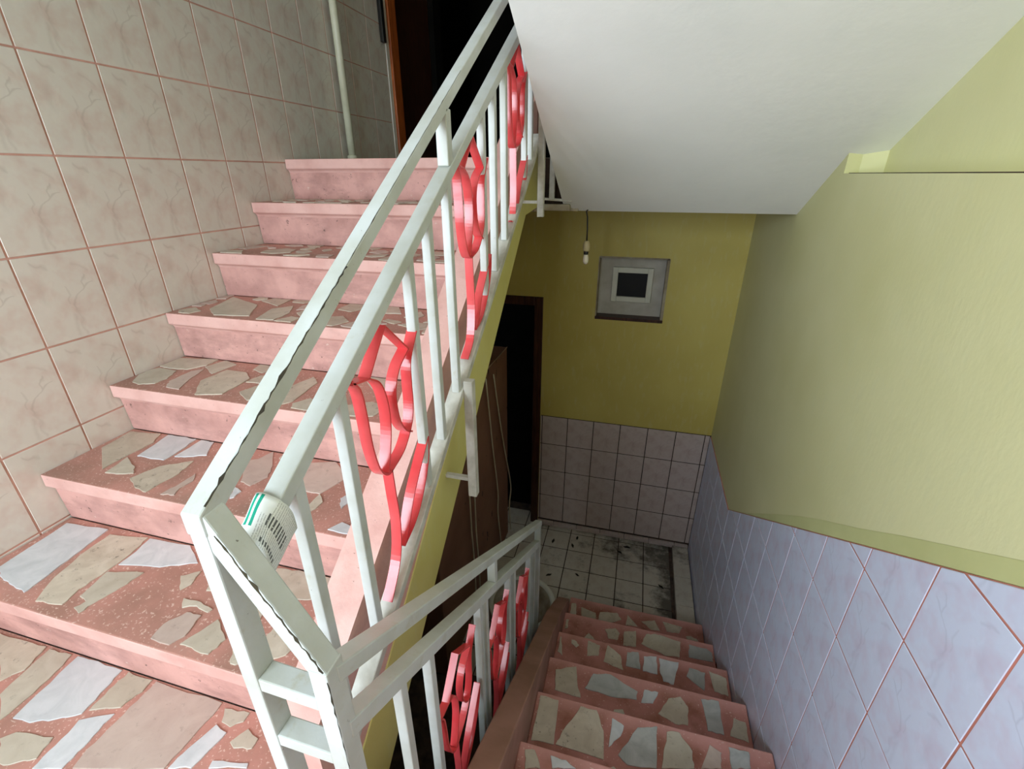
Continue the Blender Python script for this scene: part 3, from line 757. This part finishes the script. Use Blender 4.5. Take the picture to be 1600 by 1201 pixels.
# upper hall: door in the left wall, black room beyond
d2 = empty('door_2', (XL, 3.17, 1.19), kind='structure')
box('plaster_strip', (XL-.02, 3.07, 1.188), (XL+.006, 3.105, ZC), 'white2', d2)
box('door_frame', (XL-.2, 3.105, 1.188), (XL+.022, 3.20, ZC), 'wood', d2, .006)
box('frame_moulding', (XL-.2, 3.20, 1.188), (XL+.006, 3.235, ZC), 'wood', d2, .004)
box('door_leaf', (XL-.06, 3.235, 1.19), (XL-.03, 3.81, ZC), 'darkwood', d2, .003)
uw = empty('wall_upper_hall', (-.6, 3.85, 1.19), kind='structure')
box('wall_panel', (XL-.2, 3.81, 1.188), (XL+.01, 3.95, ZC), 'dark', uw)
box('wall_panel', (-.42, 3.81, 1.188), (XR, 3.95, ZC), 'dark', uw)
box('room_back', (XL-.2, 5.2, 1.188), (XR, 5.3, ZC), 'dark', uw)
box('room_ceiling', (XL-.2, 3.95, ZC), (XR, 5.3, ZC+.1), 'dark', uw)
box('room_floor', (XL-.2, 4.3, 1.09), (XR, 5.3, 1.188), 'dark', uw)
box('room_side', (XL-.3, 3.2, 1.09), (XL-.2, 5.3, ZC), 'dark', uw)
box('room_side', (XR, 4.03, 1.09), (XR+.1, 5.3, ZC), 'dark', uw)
# rough brown edge of the upper landing slab, seen in the gap
box('slab_edge', (XC1+.004, 2.088, 1.012), (-.272, 2.0995, 1.186), 'brownplaster', uf, .002)
box('slab_ledge', (XC1+.004, 2.05, .986), (-.30, 2.0995, 1.012), 'plaster', uf, .004)

# ---------------------------------------------------------------- the railing (one welded thing)
RX, QX = -.387, -.287
rl = empty('stair_railing', (RX, .27, 0), 'greenish white steel railing with red tulips between the two flights', 'railing')
def hand_u(y): return .836+(y-.265)*.631
def r2_u(y): return .785+(y-.355)*.613
def bot_u(y): return nz(y)+.165+.025*(y-.5)
def hand_d(y): return .642-(y-.262)*.6655
def r2_d(y): return .542-(y-.262)*.6667
def bot_d(y): return dz(y)-.06
RW, RH = .024, .022
def slanted(name, x, fn, ya, yb, wd, h, mat):
    a, b = fn(ya), fn(yb); s = math.atan2(b-a, yb-ya); off = h/2/math.cos(s)
    return bar(name, (x, ya, a-off), (x, yb, b-off), wd, h, mat, rl, cut='vert')
slanted('handrail', RX, hand_u, .2588, 2.02, RW, RH, 'rail')
slanted('lower_rail', RX, r2_u, .285, 2.02, RW+.004, RH, 'rail')
slanted('bottom_rail', RX-.002, bot_u, .37, 1.80, .034, .02, 'rail_grey')
slanted('handrail', QX, hand_d, .275, 1.50, RW+.0026, RH, 'rail')
slanted('lower_rail', QX, r2_d, .275, 1.487, RW+.002, RH+.004, 'rail')
slanted('bottom_rail', QX, bot_d, .275, 1.487, .026, .02, 'rail_grey')
PY = .274; PD = .028
bar('post', (RX, PY, 0.001), (RX, PY, hand_u(.262)-.012), .0215, PD, 'rail', rl)
bar('post', (QX, PY, 0.001), (QX, PY, .640), .024, PD, 'rail', rl)
bar('diagonal_bar', (RX+.002, PY, .826), (QX+.001, PY, .632), PD-.0026, .024, 'rail', rl, up=(0,1,0))
bar('crossbar', (RX+.010, PY, .582), (QX-.011, PY, .578), PD-.002, .022, 'rail', rl, up=(0,1,0))
bar('crossbar', (RX+.010, PY, .474), (QX-.011, PY, .472), PD-.002, .022, 'rail', rl, up=(0,1,0))
bar('crossbar', (RX+.011, PY, .10), (QX-.012, PY, .10), PD, .022, 'rail', rl, up=(0,1,0))
# short uprights between handrail and lower rail, outer posts clipped to the yellow side
def upright(name, x, y, z0, z1, wd=.018, mat='rail'): return bar(name, (x, y, z0), (x, y, z1), wd, wd, mat, rl)
upright('short_upright', RX, .942, r2_u(.942)-.004, hand_u(.942)-.024, .024)
upright('short_upright', RX, 1.75, r2_u(1.75)-.004, hand_u(1.75)-.024, .024)
upright('short_upright', QX, .868, r2_d(.868)-.004, hand_d(.868)-.022, .022)
for y, z0, z1 in ((.952, .345, bot_u(.952)+.01), (1.752, .985, 1.62)):
    p = upright('outer_post', RX+.026, y, z0, z1, .023, 'rail_grey')
    br = box('bracket', (XC1-.002, y-.006, z0+.045), (RX+.015, y+.006, z0+.055), 'rail_grey', p); p['label'] = 'stained outer post'
for y in (.39, .501, .744, .834, .936, 1.17, 1.262, 1.364, 1.60, 1.68):
    upright('baluster', RX, y, bot_u(y)-.004, r2_u(y)-.022, .018)
for y in (.398, .492, .748, .795, 1.014, 1.075, 1.304, 1.398):
    upright('baluster', QX, y, bot_d(y)-.004, r2_d(y)-.024, .018)
upright('end_post', QX, 1.482, max(bot_d(1.48)-.02, -1.1), hand_d(1.482)-.006, .024)
# tulips bent from flat iron
def tulip(x, ya, za, foot, wd=.020):
    f = empty('tulip_ornament', (x, ya, za)); f.parent = rl; f.location = Vector((x,ya,za))-rl.location
    def s(nm, pts, sub=7, mat='red'): return strap(nm, [(ya+a, za+b) for a, b in pts], x, wd, .0032, mat, f, sub)
    s('petal', [(-.106,-.051),(-.088,-.075),(-.082,-.12),(-.078,-.18),(-.066,-.228),(-.045,-.252),(-.018,-.25),(.02,-.238),(.054,-.205),(.066,-.17),(.068,-.13),(.074,-.085),(.106,-.041)])
    s('petal', [(-.062,-.065),(-.034,-.085),(-.02,-.12),(-.018,-.165),(-.03,-.215),(-.043,-.249)])
    s('petal', [(.069,-.062),(.030,-.085),(.010,-.12),(.012,-.17),(.030,-.205),(.054,-.222)])
    s('centre_petal', [(-.062,-.065),(0,0),(.069,-.062)], 1)
    s('weld_strip', [(-.106,-.056),(-.062,-.065)], 1)
    s('stem', [(-.032,-.251),(-.030,-.30),(-.028,-.38),(-.045,-.45),foot])
    s('leaf', [(.117,-.269),(.075,-.31),(.03,-.36),(0,-.41),(-.022,-.432)])
    s('leaf', [(.117,-.269),(.108,-.32),(.07,-.38),(.03,-.415),(-.022,-.434)])
    return f
tulip(RX, .632, .908, (-.090, -.508))
tulip(RX, 1.085, 1.203, (-.090, -.488))
tulip(RX, 1.492, 1.450, (-.088, -.45))
for ya, za in ((.603, .207), (.905, .005), (1.20, -.19)):
    tulip(QX, ya, za, (-.075, bot_d(ya-.075)-za), .016)
# black cracks where the enamel has split along the welds
def crack(pts, wd, nrm, parent=rl, name='paint_crack', n=46):
    """irregular dark ribbon lying on the metal; nrm = outward direction"""
    P = [Vector(p) for p in pts]; L = [(P[i+1]-P[i]).length for i in range(len(P)-1)]; tot = sum(L); v = []
    for i in range(n+1):
        d = tot*i/n; k = 0
        while k < len(L)-1 and d > L[k]: d -= L[k]; k += 1
        t = (P[k+1]-P[k]).normalized(); p = P[k]+t*d; s = t.cross(nrm).normalized()
        a = wd*random.uniform(.25,1)*(1 if random.random() < .85 else 2.0); j = random.uniform(-.4,.4)*wd
        for h in (0, .0007):
            v.append(p+s*(j+a/2)+nrm*h); v.append(p+s*(j-a/2)+nrm*h)
    f = []
    for i in range(n):
        a, b = 4*i, 4*i+4
        f += [(a+2,a+3,b+3,b+2),(a,a+2,b+2,b),(a+1,b+1,b+3,a+3),(a,b,b+1,a+1)]
    f += [(0,1,3,2),(4*n,4*n+2,4*n+3,4*n+1)]
    c = P[0]; o = link(name, pybm([q-c for q in v], f), 'crack', parent, c-wloc(parent)); return o
ex = RX+RW/2
crack([(ex-.0005, .268, hand_u(.268)-.0004), (ex-.0005, .55, hand_u(.55)-.0004)], .0022, Vector((.6,-.45,.65)).normalized())
crack([(ex-.001, .55, hand_u(.55)-.0004), (ex-.001, 1.02, hand_u(1.02)-.0004)], .0008, Vector((.6,-.45,.65)).normalized())
dn_ = Vector((.89, 0, .46))
crack([(RX+.022, PY-PD/2-.0002, .800+.012), (QX+.009, PY-PD/2-.0002, .632+.012)], .0018, Vector((.5,-.8,.3)).normalized(), n=34)
crack([(QX+.0118, PY-PD/2-.0003, .63), (QX+.0118, PY-PD/2-.0003, .15)], .0012, Vector((.7,-.7,0)).normalized())

# landing guard rail of the upper hall, glimpsed in the gap
g = empty('stair_railing', (-.38, 2.04, 1.03), 'stub of landing railing in the narrow gap beside the white sloping ceiling', 'railing')
bar('bottom_rail', (-.436, 2.045, 1.034), (-.29, 2.045, 1.026), .012, .010, 'rail_grey', g, up=(0,1,0))
for x in (-.375,): bar('baluster', (x, 2.045, 1.03), (x, 2.045, 1.75), .022, .018, 'rail_grey', g)
bar('top_rail', (-.436, 2.045, 1.75), (-.32, 2.045, 1.75), .024, .02, 'rail_grey', g, up=(0,1,0))
bar('baluster', (-.426, 2.045, 1.03), (-.426, 2.045, 1.75), .018, .018, 'rail_grey', g)

# ---------------------------------------------------------------- printed paper wrapped on the lower rail
def paper():
    ya, yb = .306, .352; xs = []
    # cross-section in (x, offset above the rail top), sampled around the rail
    base = [(RX-.0195,-.022),(RX-.0205,-.010),(RX-.018,.0015),(RX-.008,.0055),(RX+.006,.0055),(RX+.016,.002),(RX+.0205,-.006),(RX+.0212,-.018),(RX+.0200,-.030),(RX+.0175,-.045),(RX+.0145,-.058)]
    pts = smooth_pts([(a,b,0) for a,b in base], 4); nu = len(pts); nv = 8; v = []; uv = []
    for i, p in enumerate(pts):
        u = i/(nu-1)
        for j in range(nv+1):
            t = j/nv; y0 = ya+ (.028*max(0,u-.55)); y = y0-.012*max(0,(u-.3)) + (yb-ya+ .012*max(0,u-.4))*t
            v.append((p.x + .0015*math.sin(3*t+u*5), y, r2_u(y)+p.y+.0012*math.sin(7*t+u*9))); uv.append((u, t))
    n = len(v); f = [(i*(nv+1)+j, i*(nv+1)+j+1, (i+1)*(nv+1)+j+1, (i+1)*(nv+1)+j) for i in range(nu-1) for j in range(nv)]
    c = (RX, .33, r2_u(.33)); me = pybm(rel(v, c), f, True)
    ul = me.uv_layers.new(name='UVMap')
    for l in me.loops: ul.data[l.index].uv = uv[l.vertex_index]
    o = link('paper_label', me, 'label', None, c); s = o.modifiers.new('thick', 'SOLIDIFY'); s.thickness = .0005; s.offset = 1
    tag(o, 'curled printed paper label with two green bars stuck on the white lower rail', 'label')
paper()

# ---------------------------------------------------------------- things in the lower hall
lamp = empty('pendant_lamp', (-.232, 2.115, .984), 'bare bulb in a cream socket on a black cord below the white slab edge', 'lamp')
tube('cord', [(-.222,2.112,1.0),(-.236,2.112,.982),(-.231,2.115,.96),(-.228,2.115,.91),(-.2275,2.115,.858)], .0032, 'black', lamp)
lathe('socket', [(.004,.028),(.010,.026),(.0145,.016),(.0155,0),(.0145,-.012),(.012,-.017)], (-.2275,2.115,.834), 'brass', lamp, 20)
lathe('collar', [(.0095,.006),(.0105,.004),(.0105,-.006),(.0095,-.008)], (-.2275,2.115,.8115), 'black', lamp, 20)
lathe('bulb', [(.0085,0),(.0105,-.008),(.0125,-.02),(.012,-.032),(.008,-.041),(.002,-.044)], (-.2275,2.115,.8045), 'bulb', lamp, 20)

bx = empty('cardboard_box', (-1.0, 2.2, ZL), 'tall brown cardboard box standing under the stairs beside the dark doorway', 'box')
prism('body', [(-1.25,1.50),(-.76,1.50),(-.745,2.66),(-1.25,2.66)], 2, ZL+.002, .13, 'board', bx, .004)
prism('top_flap', [(-1.25,2.20),(-.765,2.19),(-.742,2.655),(-1.2,2.655)], 2, .131, .136, 'board', bx)
strap_pts = [(-.7515,2.2,.142),(-.742,2.66,.134)]
bar('torn_edge', (-.7515,2.21,.139), (-.7415,2.655,.137), .004, .006, 'edge', bx)
def cable(pts, lab, r=.0045, x=-.733):
    P = smooth_pts([(x, a, b) for a, b in pts], 5); o = tube('cable', P, r, 'cable', None, 7); tag(o, lab, 'cable', 'loose cables hanging beside the cardboard box')
cable([(1.868,-0.351),(1.872,-0.668),(1.894,-0.974),(1.892,-1.572)], 'cream cable nearest the yellow stair side, leftmost of four on the cardboard box')
cable([(1.943,-0.405),(1.942,-0.728),(1.966,-1.072),(1.974,-1.678)], 'second cream cable from the left, close beside the leftmost one')
cable([(2.188,0.116),(2.239,-0.139),(2.286,-0.383),(2.376,-0.771),(2.367,-0.934),(2.431,-1.27),(2.468,-1.616)], 'third cream cable from the left, arching down the middle of the cardboard box')
cable([(2.328,0.084),(2.43,-0.238),(2.537,-0.535),(2.696,-0.945),(2.658,-1.108),(2.71,-1.447)], 'rightmost cream cable, along the edge of the cardboard box by the doorway')

ba = empty('wash_basin', (-.465, 1.955, ZL), 'white plastic basin on the tiled floor at the foot of the stairs', 'basin')
lathe('bowl', [(.13,0),(.135,.004),(.178,.12),(.188,.132),(.198,.134),(.203,.140),(.198,.147),(.182,.147),(.172,.136),(.130,.012),(.0,.010)], (-.465,1.955,ZL+.001), 'white2', ba, 40)
lathe('bowl_inside_shade', [(.0,.012),(.127,.0135),(.150,.07),(.172,.1315),(.170,.134),(.148,.074),(.124,.0155),(.0,.0145)], (-.465,1.955,ZL+.001), 'plaster', ba, 40)  # darker liner; shade inside the bowl is put into its colour

# things on the upper level
pp = empty('water_pipe', (-1.565, 2.48, 1.19), 'thin cream painted vertical pipe standing against the tiled wall', 'pipe')
tube('pipe_body', [(-1.565,2.495,1.191),(-1.565,2.495,1.9),(-1.565,2.495,3.34)], .019, 'pipe', pp, 16)
lathe('floor_collar', [(.0195,.03),(.026,.028),(.028,.0)], (-1.565,2.495,1.191), 'pipe', pp, 16)
tube('pipe_clip', [(-1.565,2.515,2.3),(-1.59,2.52,2.3),(-1.605,2.52,2.3)], .005, 'pipe', pp, 6)
bk = empty('wall_bracket', (XL+.02, 3.03, 1.9), 'long black bar fixed to the tiles left of the orange door frame', 'bracket')
box('bar_body', (XL+.002, 3.008, 1.835), (XL+.026, 3.046, 2.4), 'black', bk, .005)
lathe('screw_head', [(.007,0),(.0075,.003),(.004,.005)], (XL+.014, 3.027, 2.405), 'rail_grey', bk, 12)
# dry blackened leaves blown on to the hall floor
LV = [(-.395,2.655,'flat dry leaf nearest the dark doorway, just behind the railing end post'),
 (-.226,2.726,'dry black leaf close under the skirting on the second row of floor tiles'),
 (-.25,2.643,'dry leaf lying a hand in front of the skirting, left part of the hall floor'),
 (-.365,2.33,'large dark dry leaf on the tile just behind the white basin'),
 (-.179,2.377,'small curled black leaf alone in the middle of a clean floor tile'),
 (.085,2.665,'black dry leaf beside the stained tile in front of the skirting, left of a pair'),
 (.134,2.726,'black dry leaf touching the skirting by the damp stain, right of a pair'),
 (.367,2.42,'dry leaf on the dirty tile beside the gutter kerb')]
leaf0 = None
for i, (x, y, lab) in enumerate(LV):
    if leaf0 is None:
        v = []; f = []
        out = [(-.020,0),(-.008,.007),(.004,.009),(.016,.004),(.024,0),(.014,-.006),(.002,-.008),(-.010,-.005)]
        for a, b in out: v.append((a, b, .003+.004*abs(b)*60*.1+.002*math.sin(a*200)))
        v += [(a, b, c-.0012) for a, b, c in v[:8]]
        f = [tuple(range(8)), tuple(range(15,7,-1))]+[(k,(k+1)%8,8+(k+1)%8,8+k) for k in range(8)]
        me = pybm(v, f); me.materials.append(M['debris']); leaf0 = me
    o = bpy.data.objects.new('dry_leaf', leaf0); COL.objects.link(o); o.location = (x, y, ZL+.0005); o.rotation_euler = (0,0,random.uniform(0,6.28)); s = random.uniform(.8,1.3); o.scale = (s,s,s)
    tag(o, lab, 'leaf', 'dry leaves on the lower hall floor')
